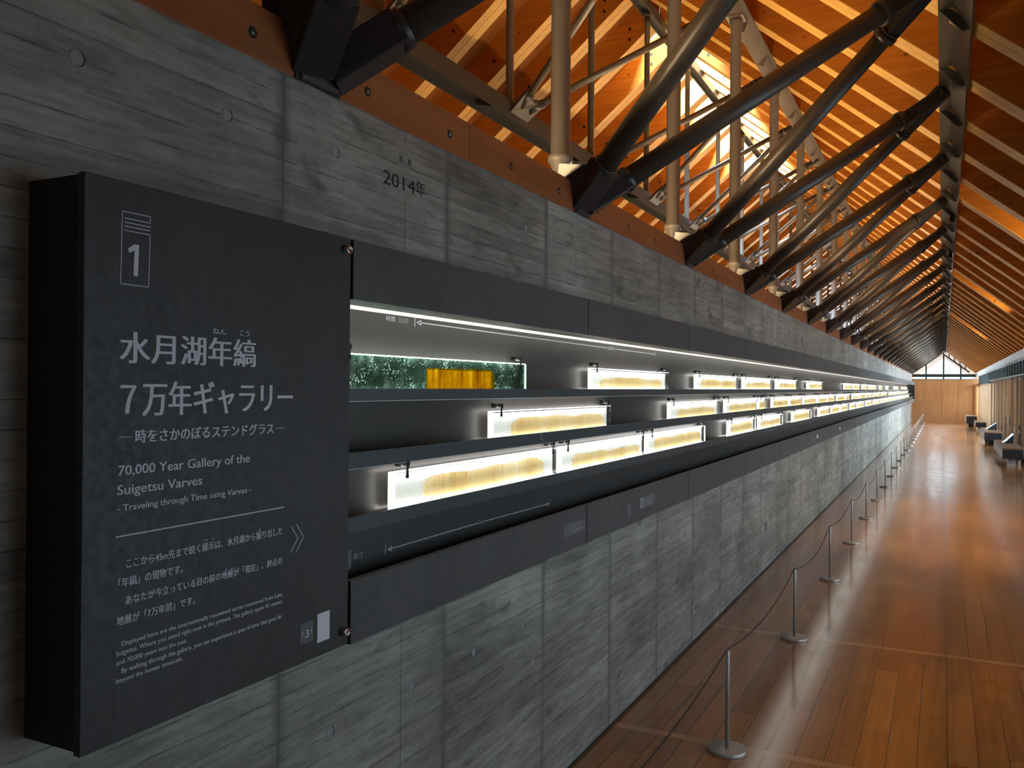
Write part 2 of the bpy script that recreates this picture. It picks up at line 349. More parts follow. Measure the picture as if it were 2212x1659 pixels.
# end wall with gable window
we = G().box((-1.6, YE, 0), (1.9, YE+.15, 1.95))
for x in (-.75, -.05, .62): we.box((x-.004, YE-.006, 0), (x+.004, YE, 1.95))
struct(we.obj('wall_end', ENDW))
struct(G().box((-6.3, YE, 0), (-1.6, YE+.15, 2.5)).obj('wall_end.001', RIGHTW))
g3 = G().box((-6.2, YE-.03, 2.5), (-1.34, YE+.06, 2.58)).box((-5.2, YE-.02, 3.5), (-1.34, YE+.05, 3.56)).box((-4.2, YE-.02, 4.4), (-1.6, YE+.05, 4.46))
for x in (-5.4, -4.6, -3.8, -2.88, -2.1, -1.36): g3.box((x-.03, YE-.03, 2.5), (x+.03, YE+.06, zr(x)+.02))
w3 = struct(g3.obj('window_3', FRAME))
G().prism([(-6.2, YE+.02, 2.5), (-1.34, YE+.02, 2.5), (-1.34, YE+.02, zr(-1.34)+.3), (RX, YE+.02, zr(RX)+.3), (-6.2, YE+.02, zr(-6.2)+.3)], (0, .008, 0)).obj('pane', PANE, w3)
wn = G()
wn.box((-1.33, YE-.08, 2.07), (1.33, YE+.05, 2.20))
wn.box((-1.33, YE-.05, 1.95), (1.33, YE+.05, 1.975))
for x in (-.72, 0, .70):
    zt = min(zr(max(x, 0))-.1, 3.2 - abs(x)*.75); wn.box((x-.03, YE-.04, 1.95), (x+.03, YE+.04, zt))
wn.obox((-1.3, YE-.02, 2.22), (0, YE-.02, 3.2), .06, .05); wn.obox((0, YE-.02, 3.10), (1.05, YE-.02, 2.28), .06, .06)
for x in (.22, .44, .66, .88): wn.box((x-.022, YE-.04, 3.10-.78*x), (x+.022, YE+.02, zr(x)+.2))
win = struct(wn.obj('window_1', FRAME))
G().prism([(-1.33, YE+.01, 1.95), (1.6, YE+.01, 1.95), (1.6, YE+.01, 2.3), (0, YE+.01, 3.7), (-1.33, YE+.01, 3.7)], (0, .008, 0)).obj('pane', PANE, win)
bg_ = G()       # roof overhang outside the gable
for sx in (-1, 1): bg_.prism([(0, YE+.9, 2.97), (sx*1.7, YE+.9, 2.97-1.7*.74), (sx*1.7, YE+.9, 3.3-1.7*.74), (0, YE+.9, 3.3)], (0, .05, 0))
struct(bg_.obj('trim_2', TRIMM))
# right wall: trim, posts, boards, strip windows
struct(G().box((1.285, -3, 2.10), (1.60, YE, 2.255)).obj('trim_1', TRIMM, bevel=.004))
wr = G()
XR = 1.51
for k in range(-2, 21):
    y = 1.05+1.64*k
    if y > 34.5: break
    wr.box((1.452, y-.03, 0), (XR, y+.03, 1.80))                       # timber fin in front of the glazing
    if y > 1: wr.box((XR, y+.03, 0), (XR+.06, min(y+1.61, 34.57), .10))     # low kerb below a glazed bay
    else: wr.box((XR, y+.03, 0), (XR+.06, y+1.61, 1.80))
WR = struct(wr.obj('wall_right', RIGHTW))
ws = G().box((1.42, 34.6, 0), (1.55, YE, .08)).box((1.42, 34.6, 1.66), (1.55, YE, 1.72)).box((1.395, 34.57, 0), (1.55, 34.65, 1.72))
for j in range(53): ws.box((1.395, 34.66+.18*j, 0), (1.42, 34.66+.18*j+.125, 1.72))
struct(ws.obj('wall_right.001', SLATW))
wf = G()
for k in range(-4, 53):
    y = 1.05+.82*k
    if y < YE-.1: wf.box((1.40, y-.035, 1.80 if y < 34.5 else 1.72), (1.56, y+.035, 2.10))
wf.box((1.40, -3, 1.80), (1.56, 34.6, 1.825)); wf.box((1.40, 34.6, 1.72), (1.56, YE, 1.745))
w2 = struct(wf.obj('window_2', FRAME))
G().box((1.58, -3, 0), (1.588, YE, 2.1)).obj('pane', PANE, w2)
# ------------------------------------------------------------------ lettering helper
DG = None
def text_mesh(s):
    c = bpy.data.curves.new('t', 'FONT'); c.body = s; c.size = 1; c.resolution_u = 3; c.extrude = 0
    o = bpy.data.objects.new('t', c); COL.objects.link(o)
    dg = bpy.context.evaluated_depsgraph_get(); dg.update()
    m = bpy.data.meshes.new_from_object(o.evaluated_get(dg)); bpy.data.objects.remove(o); bpy.data.curves.remove(c)
    return m
REFC = {}
def bbox(m):
    xs = [v.co.x for v in m.vertices]; ys = [v.co.y for v in m.vertices]; return min(xs), max(xs), min(ys), max(ys)
def lettering(s, ref, y0, y1, z0, z1, x, mat, parent, name='lettering', bold=0.0):
    """ink of s from y0 to y1 along the wall; the character ref of it stands from z0 to z1"""
    m = text_mesh(s)
    if ref not in REFC:
        rm = text_mesh(ref); REFC[ref] = bbox(rm)[2:]; bpy.data.meshes.remove(rm)
    a, b, _, _ = bbox(m); r0_, r1_ = REFC[ref]
    sy = (y1-y0)/(b-a); sz = (z1-z0)/(r1_-r0_)
    for v in m.vertices: v.co = Vector((x, y0+(v.co.x-a)*sy, z0+(v.co.y-r0_)*sz))
    if bold:                                 # heavier strokes: a second, shifted layer of the same outline
        bm = bmesh.new(); bm.from_mesh(m); geo = bmesh.ops.duplicate(bm, geom=bm.verts[:]+bm.edges[:]+bm.faces[:])
        for e in geo['geom']:
            if isinstance(e, bmesh.types.BMVert): e.co.y += bold; e.co.x += .00012
        bm.to_mesh(m); bm.free()
    m.name = name; o = bpy.data.objects.new(name, m); COL.objects.link(o); m.materials.clear(); m.materials.append(mat); o.parent = parent
    return o
def strokes(segs, x, w, mat, parent, name):
    g = G()
    for (ya, za), (yb, zb) in segs:
        d = Vector((0, yb-ya, zb-za)).normalized(); n = Vector((0, -d.z, d.y))*w/2; e = d*w/2
        p = Vector((x, ya, za))-e; q = Vector((x, yb, zb))+e
        g.add([p-n, q-n, q+n, p+n, p-n+Vector((.0006, 0, 0)), q-n+Vector((.0006, 0, 0)), q+n+Vector((.0006, 0, 0)), p+n+Vector((.0006, 0, 0))], [(3,2,1,0),(4,5,6,7),(0,1,5,4),(1,2,6,5),(2,3,7,6),(3,0,4,7)])
    return g.obj(name, mat, parent)

# ------------------------------------------------------------------ sign board
XF = -1.17
sb = thing('sign_board', 'large charcoal sign board with white Japanese and English text on the concrete wall', 'sign board', (-1.307, 1.2, .93))
def wch(o, p):                               # keep world coordinates of a part built in place
    o.parent = p; o.matrix_parent_inverse = Matrix.Translation(p.location).inverted(); return o
wch(G().box((-1.185, .886, .930), (XF, 1.546, 1.822)).obj('face_panel', SIGN, bevel=.0012), sb)
wch(G().box((-1.307, .890, .934), (-1.186, 1.546, 1.820)).obj('box_body', SIDE), sb)
TX = [('水月湖年縞','水',0.9500,1.2511,1.5320,1.5828),('ねん','ね',1.1457,1.1771,1.5893,1.5997),('こう','こ',1.2123,1.2360,1.5895,1.5992),
('７万年ギャラリー','７',0.9523,1.3564,1.4511,1.4967),('─ 時をさかのぼるステンドグラス ─','時',0.9501,1.3356,1.4029,1.4246),
('70,000 Year Gallery of the','7',0.9494,1.2398,1.3528,1.3684),('Suigetsu Varves','S',0.9482,1.1229,1.3221,1.3376),('- Traveling through Time using Varves -','T',0.9485,1.2446,1.2958,1.3063),
('ここから45m先まで続く展示は、水月湖から掘り出した','先',0.9658,1.3317,1.2030,1.2182),('てん','て',1.1284,1.1394,1.2203,1.2238),('じ','じ',1.1482,1.1531,1.2199,1.2238),('ほ','ほ',1.2653,1.2711,1.2188,1.2228),
('「年縞」の現物です。','年',0.9521,1.0815,1.1744,1.1895),('あなたが今立っている目の前の地層が「現在」、終点の','あ',0.9657,1.3315,1.1450,1.1583),('ち','ち',1.1807,1.1849,1.1585,1.1627),('そう','そ',1.1942,1.2041,1.1581,1.1624),
('地層が「7万年前」です。','地',0.9489,1.1095,1.1150,1.1293),
('Displayed here are the internationally renowned varves recovered from Lake','D',0.9589,1.3326,1.0808,1.0883),('Suigetsu. Where you stand right now is the present. The gallery spans 45 meters','S',0.9486,1.3328,1.0668,1.0747),
('and 70,000 years into the past.','7',0.9490,1.0923,1.0522,1.0596),('By walking through the gallery, you can experience a span of time that goes far','B',0.9589,1.3327,1.0375,1.0453),('beyond the human timescale.','b',0.9490,1.0834,1.0235,1.0311)]
XT = XF+.0006
for i, (s, r, y0, y1, z0, z1) in enumerate(TX):
    wch(lettering(s, r, y0, y1, z0, z1, XT, INK, None, bold={0: .0030, 3: .0030, 4: .0012, 5: .0007, 6: .0007, 7: .0004}.get(i, .00055 if len(s) > 6 and i < 17 else .0003)), sb)
wch(G().prism([(XF+.0001, y, z) for y, z in ((.9645, 1.7152), (.9760, 1.7238), (.9856, 1.7238), (.9836, 1.6728), (.9752, 1.6728), (.9768, 1.7140), (.9668, 1.7085))], (.0006, 0, 0)).obj('numeral', INK), sb)
ic = [((.9533,1.7736),(1.0077,1.7736)),((1.0077,1.7736),(1.0072,1.7632)),((1.0072,1.7632),(.9581,1.7632)),((.9581,1.7566),(1.0071,1.7566)),((.9581,1.7505),(1.0071,1.7505)),((.9581,1.7438),(1.0072,1.7438)),((1.0072,1.7438),(1.0051,1.6578)),((1.0051,1.6578),(.9509,1.6578)),((.9509,1.6578),(.9533,1.7736))]
wch(strokes(ic, XF+.0001, .0013, INK, None, 'icon_frame'), sb)
wch(strokes([((.9471,1.2562),(1.3356,1.2562))], XF+.0001, .0021, INK, None, 'rule'), sb)
for dy in (0, .0174):
    wch(strokes([((1.3576+dy,1.2153),(1.3783+dy,1.1888)),((1.3783+dy,1.1888),(1.3575+dy,1.1628))], XF+.0001, .0017, INK, None, 'chevron'), sb)
au = wch(G().box((XF, 1.388, .9685), (XF+.0006, 1.4292, 1.0115)).obj('audio_label', LABELM), sb)
def arc(cy, cz, ry, rz, a0, a1, n=14): return [((cy+ry*math.cos(math.radians(a0+(a1-a0)*i/n)), cz+rz*math.sin(math.radians(a0+(a1-a0)*i/n))), (cy+ry*math.cos(math.radians(a0+(a1-a0)*(i+1)/n)), cz+rz*math.sin(math.radians(a0+(a1-a0)*(i+1)/n)))) for i in range(n)]
wch(strokes(arc(1.4085, .9935, .0125, .0125, 0, 180), XF+.0007, .0006, INK2, None, 'headphone_band'), sb)
wch(strokes([((1.3955,.9865),(1.3955,.9955)),((1.4222,.9865),(1.4222,.9955))], XF+.0007, .0018, INK, None, 'headphone_cup'), sb)
wch(strokes([((1.3925,.9885),(1.3925,.994)),((1.4255,.9885),(1.4255,.994))], XF+.0007, .0008, INK2, None, 'headphone_wave'), sb)
wch(lettering('3', '3', 1.4035, 1.4150, .9800, .9952, XF+.001, INK, None), sb)
wch(G().box((XF, 1.442, .9585), (XF+.0007, 1.4825, 1.0192)).obj('white_sticker', STICK, bevel=.0003), sb)
for (y, z) in ((1.5271, .9624), (1.5249, 1.7939)):
    wch(G().lathe((XF, y, z), [(.0098, 0), (.0098, .012), (.0088, .0145), (.0060, .0145), (.0060, .0125), (.003, .0125), (.003, .0140)], 24, 'X').obj('standoff_bolt', CHROME), sb)

# engraved year on the concrete
for s, r, y0, y1, z0, z1 in (('2014', '2', 1.861, 2.0125, 2.0258, 2.0618), ('年', '年', 2.017, 2.0655, 2.024, 2.0684), ('西', '西', 1.9355, 1.9525, 2.0985, 2.1165), ('暦', '暦', 1.976, 1.993, 2.0985, 2.1165)):
    o = lettering(s, r, y0, y1, z0, z1, -1.3064, BLACKINK, WL, name='year_lettering')

# ------------------------------------------------------------------ display case
dc = thing('display_case', 'long charcoal wall case with three lit shelves running down the concrete wall', 'display case', (-1.307, 1.55, .925))
YC0, YC1 = 1.553, 43.9
k = 0; y = YC0
while y < YC1-.05:
    y1 = min(y+1.4195, YC1)
    wch(G().prism([(XF, y+.0035, 1.690), (XF, y+.0035, 1.822), (-1.307, y+.0035, 1.822), (-1.307, y+.0035, 1.806), (-1.190, y+.0035, 1.806), (-1.190, y+.0035, 1.690)], (0, y1-y-.007, 0)).obj('upper_fascia_panel', FASC, bevel=.0008), dc)
    wch(G().prism([(XF, y+.0035, .925), (XF, y+.0035, 1.065), (-1.190, y+.0035, 1.065), (-1.190, y+.0035, .945), (-1.307, y+.0035, .945), (-1.307, y+.0035, .925)], (0, y1-y-.007, 0)).obj('lower_fascia_panel', FASC, bevel=.0008), dc)
    y = y1
SH = {1: (-1.385, 1.490, 1.4575, -1.505), 2: (-1.31, 1.331, 1.291, -1.445), 3: (-1.24, 1.187, 1.152, -1.365)}
for i, (x, zt, zb, xb) in SH.items():
    fl = zt-.004 if i == 1 else zt-.024
    wch(G().prism([(x, YC0, zb), (x, YC0, zt), (x-.006, YC0, zt), (x-.006, YC0, fl), (xb-.01, YC0, fl), (xb-.01, YC0, zb)], (0, YC1-YC0, 0)).obj('shelf', LIP), dc)
for x0, x1, z in ((-1.435, -1.318, 1.2905), (-1.50, -1.393, 1.457)):
    wch(G().box((x0, YC0, z-.002), (x1, YC1, z)).obj('shelf_soffit', SOFF), dc)
wch(G().box((-1.515, YC0, 1.488), (-1.505, YC1, 1.735)).obj('back_panel', CASE), dc)
wch(G().box((-1.455, YC0, 1.307), (-1.445, YC1, 1.4575)).obj('back_panel', CASE), dc)
wch(G().box((-1.375, YC0, 1.163), (-1.365, YC1, 1.291)).obj('back_panel', CASE), dc)
wch(G().box((-1.262, YC0, 1.035), (-1.252, YC1, 1.152)).obj('recess_board', DARK), dc)
wch(G().box((-1.50, YC0, 1.718), (-1.191, YC1, 1.735)).box((-1.262, YC0, 1.690), (-1.191, YC1, 1.718)).obj('case_ceiling', FASC), dc)
wch(G().box((-1.36, YC0, 1.035), (-1.192, YC1, 1.045)).obj('case_floor', DARK), dc)
wch(G().box((-1.50, YC1-.02, 1.046), (-1.192, YC1-.004, 1.717)).obj('end_cap', DARK), dc)
wch(G().box((-1.500, YC0, 1.7145), (-1.275, YC1-.03, 1.7178)).obj('light_bar', BAR), dc)
# scale markings on the case
XB1 = -1.5046
wch(lettering('時間', '時', 2.165, 2.212, 1.694, 1.7105, XB1, INK, None), dc)
for j in range(3):
    for d in (0, .009):
        wch(strokes([((2.230+.0195*j+d, 1.709), (2.237+.0195*j+d, 1.7015)), ((2.237+.0195*j+d, 1.7015), (2.229+.0195*j+d, 1.694))], XB1-.0006, .0022, INK2, None, 'chevron'), dc)
wch(strokes([((2.323, 1.718), (2.323, 1.688)), ((2.345, 1.701), (4.075, 1.694)), ((4.20, 1.6935), (4.875, 1.692)), ((4.886, 1.706), (4.886, 1.681))], XB1-.0006, .0036, INK, None, 'scale_line'), dc)
ah = G(); ah.add([(XB1, 2.331, 1.701), (XB1, 2.362, 1.711), (XB1, 2.357, 1.701), (XB1, 2.362, 1.691)], [(0, 1, 2, 3)]); ah.add([(XB1, 4.880, 1.692), (XB1, 4.845, 1.700), (XB1, 4.852, 1.692), (XB1, 4.845, 1.684)], [(0, 1, 2, 3)])
wch(ah.obj('scale_arrow', INK), dc)
wch(lettering('1000年', '1', 4.085, 4.185, 1.686, 1.702, XB1, INK, None), dc)
for j in range(5): wch(strokes([((4.886+2.02*(j+1), 1.706), (4.886+2.02*(j+1), 1.686))], XB1-.0006, .004, INK2, None, 'scale_tick'), dc)
XB2 = -1.2516
wch(strokes([((1.805, 1.097), (1.805, 1.075)), ((1.82, 1.0853), (2.29, 1.0865)), ((2.33, 1.087), (2.805, 1.0835)), ((2.816, 1.093), (2.816, 1.074))], XB2-.0004, .0032, INK2, None, 'scale_line'), dc)
ah = G(); ah.add([(XB2, 1.811, 1.0852), (XB2, 1.836, 1.0932), (XB2, 1.831, 1.0852), (XB2, 1.836, 1.0772)], [(0, 1, 2, 3)]); ah.add([(XB2, 2.811, 1.0835), (XB2, 2.786, 1.0905), (XB2, 2.79, 1.0835), (XB2, 2.786, 1.0765)], [(0, 1, 2, 3)])
wch(ah.obj('scale_arrow', INK2), dc)
wch(lettering('1m', '1', 2.297, 2.325, 1.080, 1.0935, XB2, INK2, None), dc)
wch(lettering('長さ', '長', 1.672, 1.712, 1.083, 1.0985, XB2, INK2, None), dc)
# magnifier mark on the second shelf edge
wch(strokes(arc(2.87, 1.316, .0085, .0085, 0, 360, 16)+[((2.877, 1.309), (2.886, 1.300))], -1.3098, .002, INK, None, 'magnifier_mark'), dc)
# caption labels on the lower fascia
def cap(y0, y1, z0, z1, m=LABELM): return wch(G().box((XF, y0, z0), (XF+.0006, y1, z1)).obj('caption_label', m), dc)
cap(2.757, 2.955, .977, 1.020); cap(3.427, 3.470, .9665, 1.0105); cap(3.593, 3.798, .9715, 1.021)
wch(strokes([((2.83, 1.004), (2.865, 1.004)), ((2.83, .991), (2.92, .991))], XF+.0007, .0022, INK2, None, 'caption_text'), dc)
wch(strokes([((3.603, .980), (3.603, 1.014)), ((3.603, 1.014), (3.632, 1.014)), ((3.632, 1.014), (3.632, .980)), ((3.632, .980), (3.603, .980))], XF+.0007, .004, INK, None, 'tablet_mark'), dc)
wch(strokes([((3.65, 1.007), (3.72, 1.007)), ((3.65, .995), (3.76, .995)), ((3.65, .985), (3.74, .985))], XF+.0007, .0018, INK2, None, 'caption_text'), dc)
wch(strokes(arc(3.4485, .992, .010, .011, 0, 180, 8)+[((3.4385, .992), (3.4385, .983)), ((3.4585, .992), (3.4585, .983))], XF+.0007, .002, INK2, None, 'headphone_mark'), dc)
cap(9.05, 9.16, .975, 1.010); cap(9.42, 9.53, .985, 1.020, STICK); cap(11.6, 11.7, .975, 1.01, STICK)

# no-touching notice standing in the case beside the sign
nt = thing('notice_plate', 'small dark notice plate with a red no-touching hand mark beside the sign board', 'notice', (-1.215, 1.59, 1.046))
wch(G().box((-1.217, 1.562, 1.078), (-1.213, 1.614, 1.122)).obj('plate', LABELM), nt)
wch(strokes(arc(1.587, 1.1035, .0125, .0145, 0, 360, 20)+[((1.579, 1.113), (1.595, 1.094))], -1.2129, .0024, RED, None, 'red_ring'), nt)
wch(strokes(arc(1.587, 1.100, .004, .006, 180, 360, 8)+[((1.583, 1.100), (1.582, 1.105)), ((1.591, 1.100), (1.590, 1.110)), ((1.590, 1.110), (1.586, 1.110)), ((1.586, 1.110), (1.586, 1.103))], -1.2124, .0014, INK2, None, 'hand_mark'), nt)
wch(G().tube((-1.215, 1.59, 1.045), (-1.215, 1.59, 1.078), .003).obj('stand', CLIP), nt)
wch(G().tube((-1.2125, 1.613, 1.079), (-1.2105, 1.613, 1.079), .0035).obj('screw', CHROME), nt)

# ------------------------------------------------------------------ sediment plates on the three shelves
def far(y): return y if y < 20 else 20+(y-20)*(43.55-20)/(51.8-20)
R1 = [(1.87,3.05),(3.77,5.02),(5.68,6.98),(7.19,8.5),(8.76,10.12),(10.94,12.41),(15.26,16.73),(16.87,18.29),(18.75,20.38),(20.76,22.67),(22.75,23.97),(25.41,27.17),(29.28,31.22),(35.27,37.19),(37.4,39.76),(43.2,45.46),(46.1,48.53),(49.11,51.5)]
R2 = [(2.67,3.86),(4.86,6.08),(6.28,7.50),(7.53,7.88),(8.19,9.14),(9.18,10.11),(10.17,11.36),(11.39,12.40),(12.44,13.4),(13.59,14.84),(14.88,15.58),(16.01,17.21),(17.35,18.95),(19.01,20.13),(20.21,21.0),(21.37,22.88),(23.19,24.99),(25.38,28.66),(29.87,31.4),(31.69,32.96),(33.27,35.17),(35.53,38.11),(38.44,41.3),(42.02,43.82),(44.43,46.73),(47.14,50.52)]
R3 = [(1.95,3.05),(3.09,4.15),(4.19,5.34),(6.03,6.96),(7.14,8.24),(8.87,10.16),(10.87,12.05),(12.21,13.29),(13.33,14.34),(14.8,15.79),(16.05,17.4),(17.94,19.27),(19.86,21.37),(21.45,22.72),(23.42,24.83),(24.93,26.28),(26.4,28.03),(28.86,30.34),(30.98,34.6),(34.8,37.2),(37.57,39.83),(40.21,42.68),(43.49,45.12),(45.61,47.94)]
ROWN = {1: 'top', 2: 'middle', 3: 'bottom'}
def plate(row, k, y0, y1):
    xp, z0, z1 = {1: (-1.462, 1.4865, 1.585), 2: (-1.402, 1.3075, 1.409), 3: (-1.322, 1.1635, 1.262)}[row]
    L = y1-y0; first = (row == 1 and k == 0)
    if first: lab = 'green-tinted glass plate with an amber sediment block, beside the sign board on the top shelf'
    else: lab = f'backlit plate with tan sediment slice, {nth(k)} from the sign on the {ROWN[row]} shelf'
    t = thing('sediment_plate', lab, 'sediment plate', (xp, y0, z0), f'lit sediment plates on the {ROWN[row]} shelf')
    H = z1-z0
    G().box((-.006, 0, .001), (0, L, H)).obj('glass', GLA if first else GLB, t)
    a, b = (.385, .772) if first else (min(.10, .16/L)+random.uniform(0, .06), 1-min(.06, .08/L)-random.uniform(0, .05))
    top = .070 if first else random.uniform(.056, .078); n = 26; rng = random.random()*9
    pts = [(-.013, a*L, .002)]
    for i in range(n+1):
        s = i/n; e = min(1, min(s, 1-s)*9+.55) if not first else min(1, min(s*40+.9, (1-s)*9+.5))
        h = top*(e**.5) + (.0035 if not first else .001)*math.sin(s*7+rng)+(.0022 if not first else .0)*math.sin(s*19+rng*2)
        pts.append((-.013, (a+(b-a)*s)*L, h))
    pts.append((-.013, b*L, .002))
    G().prism(pts if not first else [(.0005, q, r_) for _, q, r_ in pts], (.005, 0, 0)).obj('sediment_slice', VARA if first else VARB, t)
    if first: G().box((-.0008, a*L+.006, .003), (.0003, b*L-.02, .064)).obj('backlight_or_added_glow', GLOWA, t)  # added glow behind the amber slice, this plate has no backlight
    else: G().box((-.024, .012, .002), (-.021, L-.004, H-.006)).obj('backlight_or_added_glow', PANEL, t)
    LM = LED if first else LEDW
    G().box((-.022, 0, H), (-.002, L, H+.0022)).obj('light_strip', LM if first else LEDT, t)
    if not first or True: G().box((-.020, 0, -.0005), (-.014, L, .0025)).obj('light_strip', LM, t)
    G().box((-.022, -.002, .001), (0, .0, H)).obj('lit_end', EDGE, t)
    if first or row == 3: G().box((-.006, L, .001), (0.0, L+.006, H)).obj('lit_end', EDGE, t)
    for yy in (.055, L-.05):
        c = G().tube((-.035, yy, H+.021), (.006, yy, H+.021), .0085, 14).box((.0005, yy-.0045, H-.012), (.0045, yy+.0045, H+.016))
        c.tube((.0005, yy, H-.012), (.0045, yy, H-.012), .0062, 12).tube((.0005, yy, H+.021), (.0062, yy, H+.021), .0086, 14).obj('clip', CLIP, t)
for row, R in ((1, R1), (2, R2), (3, R3)):
    for k, (a, b) in enumerate(R): plate(row, k, far(a), far(b))

# ------------------------------------------------------------------ rope barrier
PX, PY0, PD, NP = -.79, 3.60, 1.80, 23
def first_post():
    t = thing('barrier_post', '', 'barrier post', (PX, PY0, 0), 'rope barrier posts along the concrete wall')
    G().lathe((0, 0, 0), [(.078, 0), (.0785, .003), (.0785, .014), (.077, .0165), (.02, .0172)], 40).obj('base', POST, t)
    G().lathe((0, 0, .0168), [(.0082, 0), (.0082, .396), (.0072, .3985)], 18).obj('pole', POST, t)
    G().tube((-.013, 0, .402), (.010, 0, .402), .0048, 12).tube((0, -.011, .402), (0, .011, .402), .0038, 10).obj('rope_eye', POST, t)
    return t
p0 = first_post(); p0['label'] = 'first slim metal rope post on the floor, nearest of the row'
for k in range(1, NP):
    dup(p0, (PX, PY0+PD*k, 0), f'slim metal rope post with round base, {nth(k)} along the row from the front')
dup(p0, (PX, PY0-PD, 0), 'slim metal rope post just before the first one in view, below the sign board')
cu = bpy.data.curves.new('barrier_rope', 'CURVE'); cu.dimensions = '3D'; cu.bevel_depth = .0028; cu.bevel_resolution = 2
sp = cu.splines.new('POLY'); pp = []
for k in range(-1, NP-1):
    for i in range(12):
        s = i/12; pp.append((PX-.004, PY0+PD*(k+s), .4188-.085*4*s*(1-s)*(.8+.2*math.sin(k*2.1))))
pp.append((PX-.004, PY0+PD*(NP-1), .4188)); sp.points.add(len(pp)-1)
for q, v in zip(sp.points, pp): q.co = (*v, 1)
cu.materials.append(ROPE); tmp = bpy.data.objects.new('barrier_rope', cu); COL.objects.link(tmp)
dg = bpy.context.evaluated_depsgraph_get(); dg.update(); rm = bpy.data.meshes.new_from_object(tmp.evaluated_get(dg)); bpy.data.objects.remove(tmp); bpy.data.curves.remove(cu)
ro = bpy.data.objects.new('barrier_rope', rm); COL.objects.link(ro)
tag(ro, 'thin brown cord sagging between the metal posts along the wall', 'rope')

# ------------------------------------------------------------------ timber boards on top of the concrete wall
BY0, BAY, NB = 1.60, 1.64, 26
def board(y0, y1, lab):
    o = G().box((-1.352, y0, 2.1875), (-1.307, y1, 2.306)).obj('timber_board', BEAMW, bevel=.0015)
    tag(o, lab, 'timber board', 'reddish boards on top of the concrete wall')
    y = math.ceil((y0-1.384+.03)/.4065)*.4065+1.384
    while y < min(y1-.03, 22):
        G().lathe((-1.307, y, 2.241), [(.0125, -.001), (.0125, .0008)], 20, 'X').obj('bolt_hole', HOLE, o)
        G().lathe((-1.307, y, 2.241), [(.0068, 0), (.0068, .0022), (.004, .004)], 6, 'X').obj('bolt', BOLT, o)
        y += .4065
kb = 0
for k in range(-1, NB):
    a = BY0+BAY*k+.075; b = BY0+BAY*(k+1)-.075; m = a+.64
    if a > YE-.2: break
    board(a, m-.001, f'{nth(kb)} reddish timber board on the concrete wall top, counted from the near end'); kb += 1
    if m < YE-.2: board(m+.001, min(b, YE-.01), f'{nth(kb)} reddish timber board on the concrete wall top, counted from the near end'); kb += 1

# ------------------------------------------------------------------ steel roof frame
XN, ZN = -.03, 3.245                         # gallery beam: foot of the struts
XB_, ZB_ = -1.404, 4.39                      # upper beam over the wall columns
XT_, ZL_ = -2.88, 3.50                       # hanging tie beam below the ridge
def h_beam(name, lab, x, z, tilt, wdt, hgt, mat, stiff, y0=-2.9, y1=YE-.1, t=.009):
    root = thing(name, lab, 'steel beam', (x, y0, z)); root.rotation_euler = (0, tilt, 0); L = y1-y0
    for s in (-1, 1): G().box((s*wdt/2-t/2, 0, -hgt/2), (s*wdt/2+t/2, L, hgt/2)).obj('flange', mat, root, bevel=.001)
    G().box((-wdt/2+t/2, 0, .01), (wdt/2-t/2, L, .01+t)).obj('web', mat, root)
    yy = stiff[0]
    sm = None
    while yy < y1-.1:
        if sm is None:
            g = G(); g.prism([(-wdt/2+t/2, 0, .01), (wdt/2-t/2, 0, .01), (wdt/2-t/2, 0, -hgt/2+.006), (-wdt/2+t/2, 0, -hgt/2+.035)], (0, .009, 0)); sm = g.obj('stiffener', mat, root); sm.location = (0, yy-y0, 0)
        else:
            c = sm.copy(); COL.objects.link(c); c.location = (0, yy-y0, 0)
        yy += stiff[1]
    return root
def gutter_beam(name, lab, prof, tri, mat, first, step, y0=-2.9, y1=YE-.1, t=.010):
    # folded open section: prof is the outline of the plates, tri the triangular stiffener between them
    root = thing(name, lab, 'steel beam', (0, y0, 0))
    for nm, (a, b) in zip(('top_plate', 'sloping_plate'), zip(prof, prof[1:])):
        a = Vector((a[0], 0, a[1])); b = Vector((b[0], 0, b[1])); d = (b-a).normalized(); n = Vector((-d.z, 0, d.x))*t/2
        G().prism([a-n, b-n, b+n, a+n], (0, y1-y0, 0)).obj(nm, mat, root)
    sm = None; yy = first
    while yy < y1-.1:
        if sm is None:
            sm = G().prism([(x, 0, z) for x, z in tri], (0, .012, 0)).obj('stiffener', mat, root); sm.location = (0, yy-y0, 0)
        else:
            c = sm.copy(); COL.objects.link(c); c.location = (0, yy-y0, 0)
        yy += step
    return root
gutter_beam('steel_beam', 'dark flanged steel beam overhead along the gallery, carrying the upper ends of the struts', ((-.034, 3.285), (.036, 3.285), (.108, 3.165)), ((-.03, 3.279), (.03, 3.279), (.098, 3.170), (.07, 3.165)), CHORD, .42, .82)
gutter_beam('steel_beam', 'uplit sloping steel beam resting on the wide wall columns', ((XB_+.045, 4.40), (XB_+.015, 4.425), (XB_-.085, 4.338)), ((XB_+.008, 4.412), (XB_-.078, 4.338), (XB_-.025, 4.315)), COLM, 1.19, .82)
h_beam('steel_beam', 'grey steel ridge beam on the slender posts under the roof peak', XT_, 5.565, 0, .10, .11, CHORD, (.78, 1.64))
h_beam('steel_beam', 'brown-grey steel tie beam hanging behind the concrete wall at the foot of the slender posts', XT_, ZL_, 0, .15, .12, TIE, (.4, 1.64))
tm = []
